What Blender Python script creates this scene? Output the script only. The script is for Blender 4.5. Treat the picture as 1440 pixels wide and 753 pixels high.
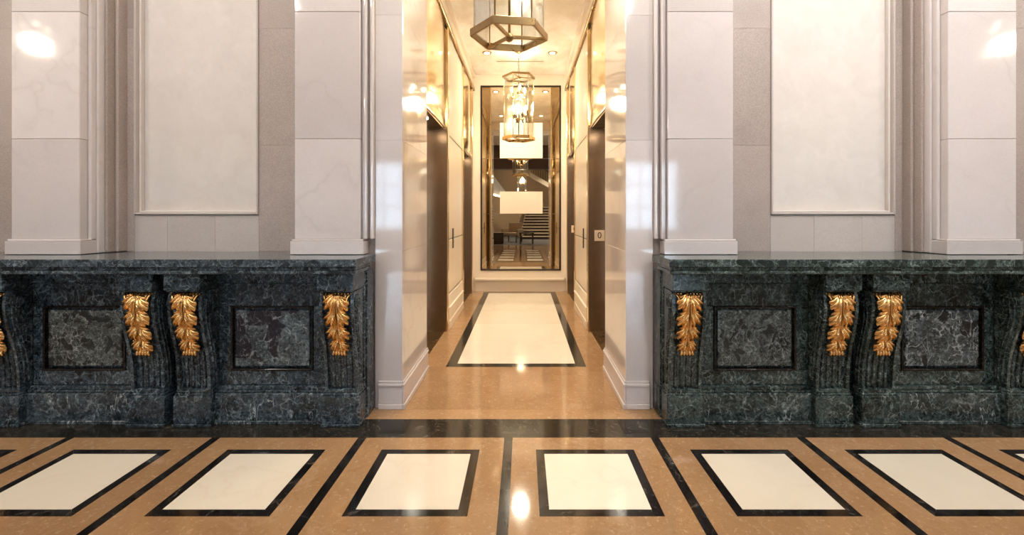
import bpy, bmesh, math, random
from mathutils import Vector, Matrix
random.seed(7)
for o in list(bpy.data.objects):
    bpy.data.objects.remove(o, do_unlink=True)
scene = bpy.context.scene
COL = scene.collection
R = math.radians

# ------------------------------------------------------------------ camera
cam_d = bpy.data.cameras.new('camera'); cam = bpy.data.objects.new('camera', cam_d); COL.objects.link(cam)
cam_d.sensor_width = 36.0; cam_d.lens = 36.0 * 620 / 1440
cam_d.shift_x = -16 / 1440; cam_d.shift_y = -73.5 / 1440
cam_d.clip_start = 0.02; cam_d.clip_end = 200
cam.location = (0, 0, 1.35); cam.rotation_euler = (R(90), 0, 0)
scene.camera = cam

# ------------------------------------------------------------------ world and exposure
w = bpy.data.worlds.new('world'); scene.world = w; w.use_nodes = True
bgn = w.node_tree.nodes['Background']; bgn.inputs[0].default_value = (0.62, 0.80, 1.0, 1); bgn.inputs[1].default_value = 12.0
vs = scene.view_settings
vs.view_transform = 'Standard'; vs.look = 'None'; vs.gamma = 1; vs.use_curve_mapping = False
vs.exposure = 0.45
E_LOBBY = 72.0      # watts of one lobby downlight
E_HALL = 95.0        # watts of one hall downlight
E_LANTERN = 52.0     # watts of one hall lantern
E_LANTERN_LOBBY = 50.0

# ------------------------------------------------------------------ constants (metres)
AX = -0.065          # centre line of the elevator hall
ZC = 3.84            # hall ceiling
ZL = 4.3             # lobby ceiling
HD = 0.83            # half width of the hall
PD = 0.78            # half width of the portal
YB = 7.82            # hall end wall

# ------------------------------------------------------------------ mesh helpers
class MB:
    def __init__(self): self.v = []; self.f = []; self.smooth = []
    def add(self, vs, fs, smooth=False):
        b = len(self.v); self.v += [tuple(x) for x in vs]
        for f in fs: self.f.append([b + i for i in f]); self.smooth.append(smooth)
        return self
    def box(self, x0, x1, y0, y1, z0, z1):
        if x0 > x1: x0, x1 = x1, x0
        if y0 > y1: y0, y1 = y1, y0
        if z0 > z1: z0, z1 = z1, z0
        vs = [(x0,y0,z0),(x1,y0,z0),(x1,y1,z0),(x0,y1,z0),(x0,y0,z1),(x1,y0,z1),(x1,y1,z1),(x0,y1,z1)]
        return self.add(vs, [(0,3,2,1),(4,5,6,7),(0,1,5,4),(1,2,6,5),(2,3,7,6),(3,0,4,7)])
    def prism(self, pts, z0, z1):            # polygon in XY, counter-clockwise
        n = len(pts)
        a = sum(pts[i][0]*pts[(i+1)%n][1]-pts[(i+1)%n][0]*pts[i][1] for i in range(n))
        if a < 0: pts = pts[::-1]
        vs = [(x,y,z0) for x,y in pts] + [(x,y,z1) for x,y in pts]
        fs = [list(range(n))[::-1], list(range(n,2*n))] + [[i,(i+1)%n,n+(i+1)%n,n+i] for i in range(n)]
        return self.add(vs, fs)
    def extrude_x(self, yz, x0, x1):         # polygon in YZ extruded along X
        n = len(yz); 
        vs = [(x0,y,z) for y,z in yz] + [(x1,y,z) for y,z in yz]
        fs = [list(range(n)), list(range(n,2*n))[::-1]] + [[i,n+i,n+(i+1)%n,(i+1)%n] for i in range(n)]
        return self.add(vs, fs)
    def tube(self, path, r, n=8, closed=False, smooth=True):
        path = [Vector(p) for p in path]; m = len(path); vs = []; fs = []
        rr = r if isinstance(r, (list, tuple)) else [r]*m
        up = None
        for i, p in enumerate(path):
            if closed: t = path[(i+1)%m]-path[i-1]
            else: t = path[min(i+1,m-1)]-path[max(i-1,0)]
            t = t.normalized() if t.length > 1e-9 else Vector((0,0,1))
            if up is None:
                up = Vector((0,0,1)) if abs(t.z) < .9 else Vector((1,0,0))
            a = up - t*up.dot(t); a = a.normalized() if a.length > 1e-6 else t.orthogonal().normalized()
            up = a; b = t.cross(a)
            for k in range(n):
                an = 2*math.pi*k/n
                vs.append(p + (a*math.cos(an)+b*math.sin(an))*rr[i])
        for i in range(m if closed else m-1):
            for k in range(n):
                fs.append((i*n+k, i*n+(k+1)%n, ((i+1)%m)*n+(k+1)%n, ((i+1)%m)*n+k))
        if not closed:
            fs.append(list(range(n))[::-1]); fs.append([(m-1)*n+k for k in range(n)])
        return self.add(vs, fs, smooth)
    def lathe(self, prof, c=(0,0,0), n=20, smooth=True):   # prof: (r,z) list
        vs = []; fs = []
        for r, z in prof:
            for k in range(n):
                a = 2*math.pi*k/n; vs.append((c[0]+r*math.cos(a), c[1]+r*math.sin(a), c[2]+z))
        for i in range(len(prof)-1):
            for k in range(n):
                fs.append((i*n+k, i*n+(k+1)%n, (i+1)*n+(k+1)%n, (i+1)*n+k))
        fs.append(list(range(n))[::-1]); fs.append([(len(prof)-1)*n+k for k in range(n)])
        return self.add(vs, fs, smooth)
    def bar(self, a, b, w, h):               # rectangular bar between points, h along Z (or X if vertical)
        a = Vector(a); b = Vector(b); t = (b-a).normalized()
        up = Vector((0,0,1)) if abs(t.z) < .9 else Vector((0,1,0))
        s = t.cross(up).normalized(); u = s.cross(t).normalized()
        vs = []
        for p in (a, b):
            for i, j in ((-1,-1),(1,-1),(1,1),(-1,1)): vs.append(p + s*(i*w/2) + u*(j*h/2))
        return self.add(vs, [(0,1,2,3),(7,6,5,4),(0,4,5,1),(1,5,6,2),(2,6,7,3),(3,7,4,0)])
    def mesh(self, name, bevel=0.0, seg=1):
        me = bpy.data.meshes.new(name); me.from_pydata(self.v, [], self.f)
        for p, s in zip(me.polygons, self.smooth): p.use_smooth = s
        bm = bmesh.new(); bm.from_mesh(me)
        bmesh.ops.recalc_face_normals(bm, faces=bm.faces[:])
        if bevel > 0:
            bmesh.ops.bevel(bm, geom=bm.edges[:], offset=bevel, segments=seg, affect='EDGES', profile=.5)
        bm.to_mesh(me); bm.free(); me.update()
        return me
    def build(self, name, mat, parent=None, bevel=0.0, seg=1, loc=None):
        return link(name, self.mesh(name, bevel, seg), mat, parent, loc)

def link(name, me, mat, parent=None, loc=None):
    o = bpy.data.objects.new(name, me); COL.objects.link(o)
    if mat is not None and len(me.materials) == 0: me.materials.append(mat)
    if parent is not None: o.parent = parent
    if loc is not None: o.location = loc
    return o
def empty(name, loc=(0,0,0)):
    o = bpy.data.objects.new(name, None); COL.objects.link(o); o.location = loc; o.empty_display_size = .1
    return o
def tag(o, label, cat=None, group=None, kind=None):
    o['label'] = label
    if cat: o['category'] = cat
    if group: o['group'] = group
    if kind: o['kind'] = kind
    return o
def struct(o, label=None):
    o['kind'] = 'structure'
    if label: o['label'] = label
    return o

# ------------------------------------------------------------------ material helpers
class NT:
    def __init__(self, name, rough=.5, metal=0.0, spec=.5):
        self.m = bpy.data.materials.new(name); self.m.use_nodes = True
        self.t = self.m.node_tree; self.p = self.t.nodes['Principled BSDF']
        self.p.inputs['Roughness'].default_value = rough; self.p.inputs['Metallic'].default_value = metal
        self.p.inputs['Specular IOR Level'].default_value = spec
    def n(self, kind, **kw):
        nd = self.t.nodes.new(kind)
        for k, v in kw.items():
            if k in nd.inputs: 
                nd.inputs[k].default_value = v
            else: setattr(nd, k, v)
        return nd
    def l(self, a, b): self.t.links.new(a, b)
    def coord(self, scale=(1,1,1), rnd=True, rot=(0,0,0)):
        tc = self.n('ShaderNodeTexCoord'); mp = self.n('ShaderNodeMapping')
        mp.inputs['Scale'].default_value = scale; mp.inputs['Rotation'].default_value = rot
        out = tc.outputs['Object']
        if rnd:
            oi = self.n('ShaderNodeObjectInfo'); mul = self.n('ShaderNodeVectorMath', operation='SCALE')
            cv = self.n('ShaderNodeCombineXYZ'); 
            for i in range(3): self.l(oi.outputs['Random'], cv.inputs[i])
            self.l(cv.outputs[0], mul.inputs[0]); mul.inputs['Scale'].default_value = 13.7
            ad = self.n('ShaderNodeVectorMath', operation='ADD'); self.l(out, ad.inputs[0]); self.l(mul.outputs[0], ad.inputs[1]); out = ad.outputs[0]
        self.l(out, mp.inputs['Vector']); return mp.outputs[0]
    def noise(self, vec, scale, detail=4, rough=.55, dist=0.0, col=False):
        nd = self.n('ShaderNodeTexNoise'); nd.inputs['Scale'].default_value = scale; nd.inputs['Detail'].default_value = detail
        nd.inputs['Roughness'].default_value = rough; nd.inputs['Distortion'].default_value = dist
        self.l(vec, nd.inputs['Vector']); return nd.outputs['Color' if col else 'Fac']
    def warp(self, vec, scale, amt, detail=3):
        c = self.noise(vec, scale, detail, col=True)
        s = self.n('ShaderNodeVectorMath', operation='SUBTRACT'); self.l(c, s.inputs[0]); s.inputs[1].default_value = (.5,.5,.5)
        k = self.n('ShaderNodeVectorMath', operation='SCALE'); self.l(s.outputs[0], k.inputs[0]); k.inputs['Scale'].default_value = amt
        a = self.n('ShaderNodeVectorMath', operation='ADD'); self.l(vec, a.inputs[0]); self.l(k.outputs[0], a.inputs[1]); return a.outputs[0]
    def voro(self, vec, scale, feature='F1', out='Color'):
        nd = self.n('ShaderNodeTexVoronoi'); nd.feature = feature; nd.inputs['Scale'].default_value = scale
        self.l(vec, nd.inputs['Vector']); return nd.outputs[out]
    def ramp(self, fac, stops, interp='LINEAR'):
        nd = self.n('ShaderNodeValToRGB'); cr = nd.color_ramp; cr.interpolation = interp
        while len(cr.elements) < len(stops): cr.elements.new(.5)
        for e, (p, c) in zip(cr.elements, stops):
            e.position = p; e.color = (c, c, c, 1) if isinstance(c, (int, float)) else (*c, 1)
        self.l(fac, nd.inputs[0]); return nd.outputs[0]
    def math(self, op, a, b=None):
        nd = self.n('ShaderNodeMath', operation=op)
        for i, x in enumerate((a, b)):
            if x is None: continue
            if isinstance(x, (int, float)): nd.inputs[i].default_value = x
            else: self.l(x, nd.inputs[i])
        return nd.outputs[0]
    def mix(self, fac, a, b, blend='MIX'):
        nd = self.n('ShaderNodeMix', data_type='RGBA', blend_type=blend)
        for s, x in ((0, fac), (6, a), (7, b)):
            if isinstance(x, (int, float)): nd.inputs[s].default_value = x if s == 0 else (x,x,x,1)
            elif isinstance(x, tuple): nd.inputs[s].default_value = (*x, 1)
            else: self.l(x, nd.inputs[s])
        return nd.outputs[2]
    def base(self, c):
        if isinstance(c, tuple): self.p.inputs['Base Color'].default_value = (*c, 1)
        else: self.l(c, self.p.inputs['Base Color'])
        return self
    def rough(self, f, lo, hi):
        nd = self.n('ShaderNodeMapRange'); self.l(f, nd.inputs[0]); nd.inputs[3].default_value = lo; nd.inputs[4].default_value = hi
        self.l(nd.outputs[0], self.p.inputs['Roughness']); return self
    def bump(self, h, strength, dist=.01):
        b = self.n('ShaderNodeBump'); b.inputs['Strength'].default_value = strength; b.inputs['Distance'].default_value = dist
        self.l(h, b.inputs['Height']); self.l(b.outputs[0], self.p.inputs['Normal']); return self

def stone(name, col, var, vein, vein_amt=.5, rough=.15, spec=.5, grain=.06, scale=1.0, speck=None):
    t = NT(name, rough, 0, spec); v = t.coord((1,1,1))
    big = t.noise(t.warp(v, 1.3*scale, .6), 1.6*scale, 5, .6)
    c = t.mix(t.ramp(big, [(.3,0),(.7,1)]), col, var)
    vw = t.warp(v, 1.1*scale, .9, 4)
    vn = t.noise(vw, 1.5*scale, 3, .5)
    ridge = t.math('ABSOLUTE', t.math('SUBTRACT', vn, .5))
    vm = t.ramp(ridge, [(0.0, vein_amt),(.012,vein_amt*.35),(.04,0)])
    msk = t.ramp(t.noise(v, 1.2*scale, 2), [(.42,0),(.6,1)])
    c = t.mix(t.math('MULTIPLY', vm, msk), c, vein)
    fine = t.noise(v, 130*scale, 3, .7)
    c = t.mix(grain, c, t.ramp(fine, [(.3,0.0),(.7,1.0)]), 'OVERLAY')
    if speck:
        sp = t.noise(t.warp(v, 18, .06), 42, 4, .75)
        c = t.mix(t.math('MULTIPLY', t.ramp(sp, [(.56,0),(.68,1)]), speck[1]), c, speck[0])
        sp2 = t.noise(v, 23, 5, .75)
        c = t.mix(t.math('MULTIPLY', t.ramp(sp2, [(.55,0),(.75,1)]), speck[1]), c, speck[2])
    oi = t.n('ShaderNodeObjectInfo'); c = t.mix(1.0, c, t.ramp(oi.outputs['Random'], [(0,(.88,.87,.865)),(1,(1.04,1.04,1.04))]), 'MULTIPLY')
    t.base(c); t.rough(big, rough*.85, rough*1.15)
    return t.m

def dark_marble(name, clast=7.0, vein_amt=.5, tone=(.045,.055,.054), dark=(.008,.010,.011), vein=(.34,.40,.38), streak=0.0, seed=0., purple=0.0, rough=.14, mottle=1.0, cell=.28, web=1.0):
    t = NT(name, rough, 0, .45); v = t.coord()
    ad = t.n('ShaderNodeVectorMath', operation='ADD'); t.l(v, ad.inputs[0]); ad.inputs[1].default_value = (seed, seed*.7, seed*1.3); v = ad.outputs[0]
    vw = t.warp(t.warp(v, 5, .16), 24, .045, 4)
    rnd = t.voro(vw, clast); sep = t.n('ShaderNodeSeparateColor'); t.l(rnd, sep.inputs[0])
    big = t.noise(t.warp(v, 4, .3), 6.5, 7, .7)
    c = t.mix(t.ramp(big, [(.36,.06),(.66,1)]), dark, tone)
    fine = t.noise(vw, 55, 6, .75); fine2 = t.noise(t.warp(v, 14, .1), 44, 6, .75)
    c = t.mix(t.math('MULTIPLY', t.ramp(fine, [(.52,0),(.66,1)]), .75*mottle), c, tuple(x*3.0 for x in tone))
    c = t.mix(t.math('MULTIPLY', t.ramp(fine2, [(.40,1),(.50,0)]), .92), c, tuple(x*.7 for x in dark))
    cd = t.ramp(sep.outputs[0], [(.0,1),(cell,1),(cell+.02,0)])
    c = t.mix(t.math('MULTIPLY', cd, .9), c, (dark[0]*(1+purple), dark[1], dark[2]*(1+purple*.5)))
    e1 = t.voro(vw, clast, 'DISTANCE_TO_EDGE', 'Distance')
    v1 = t.ramp(e1, [(0,1),(.025,.5),(.07,0)])
    e2 = t.voro(t.warp(v, 9, .14, 4), clast*2.7, 'DISTANCE_TO_EDGE', 'Distance')
    v2 = t.ramp(e2, [(0,.9),(.025,.35),(.08,0)])
    brk = t.ramp(t.noise(v, 48, 3, .6), [(.36,.25),(.60,1)])
    msk = t.ramp(t.noise(v, 9, 5, .65), [(.46,0),(.60,1)])
    msk2 = t.ramp(t.noise(t.warp(v, 2, 1), 8, 5, .65), [(.50,0),(.62,1)])
    vm = t.math('MULTIPLY', t.math('MAXIMUM', t.math('MULTIPLY', v1, msk), t.math('MULTIPLY', v2, msk2)), web)
    if streak > 0:
        mp = t.n('ShaderNodeMapping'); mp.inputs['Rotation'].default_value = (0, R(32), 0); mp.inputs['Scale'].default_value = (1.0, 1.0, .38); t.l(v, mp.inputs['Vector'])
        vs_ = t.warp(mp.outputs[0], 6, .22, 5)
        rg = t.math('ABSOLUTE', t.math('SUBTRACT', t.noise(vs_, 11, 3, .5), .5))
        sm = t.ramp(t.noise(v, 6, 4, .6), [(.44,0),(.60,1)])
        vm = t.math('MAXIMUM', vm, t.math('MULTIPLY', t.math('MULTIPLY', t.ramp(rg, [(0,1),(.008,.5),(.022,0)]), sm), streak))
    c = t.mix(t.math('MULTIPLY', t.math('MULTIPLY', vm, brk), vein_amt), c, vein)
    t.base(c); t.rough(fine, rough*.8, rough*1.4)
    return t.m

def metal(name, col, rough, var=.1, brush=None, bump=0.0):
    t = NT(name, rough, 1.0); 
    v = t.coord(brush if brush else (1,1,1)); f = t.noise(v, 14 if not brush else 60, 4, .6)
    t.base(t.mix(f, tuple(x*(1-var) for x in col), tuple(min(1, x*(1+var)) for x in col)))
    t.rough(f, rough*(.97 if brush else .8), rough*(1.04 if brush else 1.25))
    if bump: t.bump(f, bump, .004)
    return t.m

def plain(name, col, rough=.6, var=.05, scale=8, spec=.4):
    t = NT(name, rough, 0, spec); f = t.noise(t.coord(), scale, 4, .6)
    t.base(t.mix(f, tuple(x*(1-var) for x in col), tuple(min(1, x*(1+var)) for x in col)))
    return t.m
def emit(name, col, strength):
    t = NT(name, .4); t.base(col); t.p.inputs['Emission Color'].default_value = (*col, 1); t.p.inputs['Emission Strength'].default_value = strength
    return t.m
def thin_glass(name, tint=(.95,.98,.97), refl=1.0):
    t = NT(name); nt = t.t
    tr = t.n('ShaderNodeBsdfTransparent'); tr.inputs[0].default_value = (*tint, 1)
    gl = t.n('ShaderNodeBsdfGlossy'); gl.inputs['Roughness'].default_value = .02; gl.inputs[0].default_value = (1,1,1,1)
    fr = t.n('ShaderNodeFresnel'); fr.inputs[0].default_value = 1.5
    mx = t.n('ShaderNodeMixShader'); t.l(t.math('MULTIPLY', fr.outputs[0], refl), mx.inputs[0]); t.l(tr.outputs[0], mx.inputs[1]); t.l(gl.outputs[0], mx.inputs[2])
    out = nt.nodes['Material Output']; t.l(mx.outputs[0], out.inputs['Surface']); nt.nodes.remove(t.p)
    return t.m

M = {}
M['wall_polished'] = stone('pale_polished_limestone', (.68,.612,.585), (.61,.548,.52), (.50,.44,.41), .35, .07, .5, .05, .8)
M['wall_honed'] = stone('beige_honed_limestone', (.44,.362,.318), (.37,.303,.265), (.36,.30,.27), .35, .42, .3, .22, 1.2)
M['wall_dado'] = stone('light_honed_limestone', (.54,.475,.43), (.50,.435,.39), (.42,.36,.33), .3, .4, .3, .10, 1.2)
M['portal_stone'] = stone('pale_portal_limestone', (.66,.575,.51), (.60,.52,.46), (.48,.40,.35), .4, .06, .55, .05, .8)
M['plaster'] = stone('niche_plaster', (.69,.63,.575), (.63,.57,.515), (.6,.54,.48), .05, .8, .2, .08, 3.0)
M['tan'] = stone('tan_marble', (.385,.225,.11), (.32,.18,.083), (.60,.41,.25), .22, .075, .5, .10, 1.6, speck=((.60,.41,.24), .6, (.24,.125,.055)))
M['cream'] = stone('cream_marble', (.78,.70,.56), (.74,.65,.51), (.62,.50,.36), .25, .12, .5, .03, 1.2)
M['black'] = dark_marble('black_marble', 5, .22, (.016,.013,.011), (.006,.005,.005), (.30,.25,.20), streak=.15, seed=3, rough=.10)
M['black_green'] = dark_marble('threshold_dark_marble', 4, .3, (.030,.026,.020), (.010,.009,.007), (.22,.20,.15), streak=.35, seed=5, rough=.10)
M['counter_a'] = dark_marble('window_tinted_marble', 17, .75, (.040,.060,.076), (.0040,.006,.008), (.36,.43,.46), streak=.6, seed=1, web=.9, cell=0)  # blue tint puts the window reflection into this counter's colour
M['counter_b'] = dark_marble('green_black_marble', 17, .75, (.040,.060,.056), (.0040,.006,.006), (.36,.43,.40), streak=.6, seed=2, web=.9, cell=0)
M['top_a'] = dark_marble('window_tinted_top_marble', 16, .6, (.090,.118,.136), (.018,.024,.029), (.42,.50,.54), streak=.3, seed=41, rough=.10)  # lighter blue tone carries reflected window light in the colour
M['top_b'] = dark_marble('green_grey_marble', 16, .6, (.086,.118,.108), (.018,.025,.022), (.42,.50,.47), streak=.3, seed=43, rough=.10)
M['base_a'] = dark_marble('streaked_marble', 9, .9, (.058,.080,.094), (.008,.011,.013), (.50,.55,.56), streak=1.0, seed=8, web=.5, cell=0)  # same blue reflection tint, painted into the base stone
M['base_b'] = dark_marble('streaked_green_marble', 9, .9, (.052,.072,.069), (.008,.011,.0105), (.52,.57,.55), streak=1.0, seed=11, web=.5, cell=0)
M['pnl'] = [dark_marble('breccia_fine', 19, .95, (.125,.145,.138), (.016,.019,.021), (.42,.45,.42), seed=21, cell=.22),
            dark_marble('breccia_clast', 8, .95, (.105,.135,.145), (.011,.010,.016), (.48,.54,.55), seed=26.3, purple=.25, cell=.34, streak=.5),
            dark_marble('breccia_speckled', 26, .85, (.11,.13,.124), (.014,.016,.016), (.42,.46,.44), seed=29, cell=.18),
            dark_marble('breccia_streaked', 12, 1.0, (.10,.122,.126), (.014,.017,.018), (.55,.60,.59), streak=1.0, seed=35)]
M['gold'] = metal('gilt_bronze', (.84,.50,.20), .24, .25, bump=.3)
M['brass'] = metal('antique_brass', (.40,.265,.12), .28, .08)
M['brass_pol'] = metal('polished_brass', (.93,.74,.46), .14, .03)
M['bronze_strip'] = metal('bronze_strip', (.50,.36,.21), .22, .05)
M['steel'] = metal('brushed_bronze_steel', (.44,.33,.23), .26, .07, brush=(.15,.15,5))
M['veneer'] = plain('pale_wood_veneer', (.74,.625,.475), .28, .05, 3, .5)
M['cream_paint'] = plain('cream_lacquer', (.78,.67,.53), .32, .02, 6, .5)
M['hall_ceiling'] = None
t = NT('clouded_gold_leaf_ceiling', .22, 0, .6); v = t.coord((1,.6,1)); cl = t.noise(t.warp(v, 2, .8), 3.2, 5, .55)
t.base(t.mix(t.ramp(cl, [(.38,0),(.62,1)]), (.78,.70,.58), (.91,.87,.80))); t.bump(cl, .15, .05); M['hall_ceiling'] = t.m
M['white'] = plain('white_paint', (.82,.80,.77), .6, .02)
M['mirror'] = metal('antique_mirror', (.86,.76,.60), .012, .02)
M['mirror_side'] = metal('bronze_mirror', (.46,.33,.18), .03, .05)
M['dark_line'] = plain('dark_bronze', (.028,.017,.009), .35)
M['glass'] = thin_glass('clear_glass', (.975,.99,.985), .5)
M['window_glass'] = thin_glass('window_glass', (.97,.98,.98), .6)
M['bulb'] = emit('warm_bulb', (1.0,.84,.62), 13.0)
M['lens'] = emit('downlight_lens', (1.0,.85,.65), 14.0)
M['lens_lobby'] = emit('lobby_downlight_lens', (1.0,.93,.85), 10.0)
M['led'] = emit('cove_light', (1.0,.9,.7), 9.0)
M['blank'] = plain('blank_ivory_patch', (.84,.72,.58), .45, .015)
M['plate'] = plain('ivory_plate', (.72,.55,.38), .4, .03)
M['ink'] = plain('dark_lettering', (.015,.011,.008), .5)
M['carpet'] = plain('grey_carpet', (.15,.135,.125), .95, .25, 40, .1)
M['dark_wood'] = plain('dark_wood', (.035,.018,.010), .3, .3, 10)
M['seat_fabric'] = plain('tan_fabric', (.36,.25,.15), .85, .1, 30)
M['beige_wall'] = plain('beige_plaster', (.50,.36,.22), .8, .05)
M['step_stone'] = plain('pale_step_edge', (.70,.58,.42), .35, .05)
M['brown_beam'] = plain('dark_brown_panel', (.06,.028,.014), .5, .1)

def spot(name, loc, energy, col, size=110, blend=.9, radius=.08, rot=(0,0,0), parent=None):
    d = bpy.data.lights.new(name, 'SPOT'); d.energy = energy; d.color = col; d.spot_size = R(size); d.spot_blend = blend; d.shadow_soft_size = radius
    o = bpy.data.objects.new(name, d); COL.objects.link(o); o.location = loc; o.rotation_euler = rot
    if parent: o.parent = parent
    return o

# ------------------------------------------------------------------ floor
floor = struct(MB().box(-8.2, 8.2, -13.2, YB+.2, -.12, -.012).build('floor', M['tan']), 'tan marble floor with black and cream inlay')
TH = .012
def fpiece(name, mat, x0, x1, y0, y1, g=.0006):
    return MB().box(x0+g, x1-g, y0+g, y1-g, -TH, 0).build(name, mat, floor)
P = .887; S0 = -.09; STW = .05; YT = 2.695
OUT = .563; BW = .046; INN = OUT - 2*BW
# shared meshes for one lobby tile, centred
g = .0006
def ring_mesh(name, o, i):
    b = MB()
    vs = [(-o,-o),(o,-o),(o,o),(-o,o),(-i,-i),(i,-i),(i,i),(-i,i)]
    v3 = [(x,y,0) for x,y in vs] + [(x,y,-TH) for x,y in vs]
    fs = []
    for k in range(4):
        n = (k+1)%4
        fs += [(k,n,4+n,4+k), (8+n,8+k,12+k,12+n), (k,8+k,8+n,n), (4+k,4+n,12+n,12+k)]
    return b.add(v3, fs).mesh(name)
half = (P-STW)/2
me_sur = ring_mesh('tan_surround', half-g, OUT/2+g); me_sur.materials.append(M['tan'])
me_cream = MB().box(-INN/2+g, INN/2-g, -INN/2+g, INN/2-g, -TH, 0).mesh('cream_tile'); me_cream.materials.append(M['cream'])
o_, i_ = OUT/2-g, INN/2+g
me_border = MB().prism([(-o_+g,-o_),(o_-g,-o_),(i_-g,-i_),(-i_+g,-i_)], -TH, 0).mesh('border_strip'); me_border.materials.append(M['black'])
ROWS = 5
for r in range(ROWS):
    cy = YT - P/2 - r*P
    if r == 0: cy = 2.257
    for c in range(-5, 5):
        cx = S0 + (c+.5)*P
        link('tan_surround', me_sur, None, floor, (cx, cy, 0))
        link('cream_tile', me_cream, None, floor, (cx, cy, 0))
        for k in range(4):
            o = link('border_strip', me_border, None, floor, (cx, cy, 0)); o.rotation_euler = (0,0,k*math.pi/2)
ylo = 2.257 - (ROWS-1)*P - half
for c in range(-5, 6):
    x = S0 + c*P
    for r in range(ROWS):
        cy = 2.257 - r*P
        fpiece('divider_strip', M['black'], x-STW/2, x+STW/2, cy-half, cy+half)
for r in range(1, ROWS+1):
    y = 2.257 - r*P + P/2
    fpiece('cross_strip', M['black'], S0-5*P-STW/2, S0+5*P+STW/2, y-STW/2, y+STW/2)
yend = 2.257 - ROWS*P + P/2 - STW/2
xe0, xe1 = S0-5*P-STW/2, S0+5*P+STW/2
fpiece('tan_field', M['tan'], -8.2, xe0, yend, 2.257+half); fpiece('tan_field', M['tan'], xe1, 8.2, yend, 2.257+half)
fpiece('tan_field', M['tan'], -8.2, 8.2, -4.2, yend)
fpiece('carpet', M['carpet'], -8.2, 8.2, -13.2, -4.2)
ythr0, ythr1 = 2.257+half, 2.918
xs = [-8.2, -4.4] + [S0+P*k for k in (-3.0,-2.0,-1.0,1.0,2.0,3.0)] + [4.4, 8.2]
for a, b in zip(xs[:-1], xs[1:]):
    fpiece('threshold_slab', M['black_green'], a, b, ythr0, ythr1)
# hall floor
HX0, HX1 = AX-1.12, AX+1.12
fpiece('hall_floor_slab', M['tan'], HX0, HX1, ythr1, 3.062)
for a, b in ((HX0, AX), (AX, HX1)):
    fpiece('hall_floor_slab', M['tan'], a, b, 3.062, 3.722)
fpiece('hall_floor_slab', M['tan'], HX0, HX1, 3.722, 3.922)
RX0, RX1, RY0, RY1, RB = AX-.625, AX+.625, 3.922, 7.73, .09
ys = [3.922, 4.9, 5.85, 6.8, 7.9]
for a, b in zip(ys[:-1], ys[1:]):
    fpiece('hall_floor_slab', M['tan'], HX0, RX0, a, b); fpiece('hall_floor_slab', M['tan'], RX1, HX1, a, b)
fpiece('hall_floor_slab', M['tan'], RX0, RX1, RY1, 7.9)
MB().prism([(RX0,RY0),(RX1,RY0),(RX1-RB,RY0+RB),(RX0+RB,RY0+RB)], -TH, 0).build('border_strip', M['black_green'], floor)
MB().prism([(RX0,RY1),(RX1,RY1),(RX1-RB,RY1-RB),(RX0+RB,RY1-RB)], -TH, 0).build('border_strip', M['black_green'], floor)
for s, xo in ((1, RX0), (-1, RX1)):
    MB().prism([(xo,RY0),(xo,RY1),(xo+s*RB,RY1-RB),(xo+s*RB,RY0+RB)], -TH, 0).build('border_strip', M['black_green'], floor)
n = 5; dy = (RY1-RY0-2*RB)/n
for k in range(n):
    fpiece('cream_slab', M['cream'], RX0+RB, RX1-RB, RY0+RB+k*dy, RY0+RB+(k+1)*dy, .0002)

# ------------------------------------------------------------------ ceilings
ceil_hall = struct(MB().box(AX-HD-.4, AX+HD+.4, 3.86, YB+.3, ZC, ZC+.06).build('ceiling', M['hall_ceiling']), 'clouded pale gold ceiling of the elevator hall')
ceil_lobby = struct(MB().box(-8.2, 8.2, -13.2, 3.6, ZL, ZL+.06).build('ceiling', M['white']), 'plain white lobby ceiling')

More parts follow.
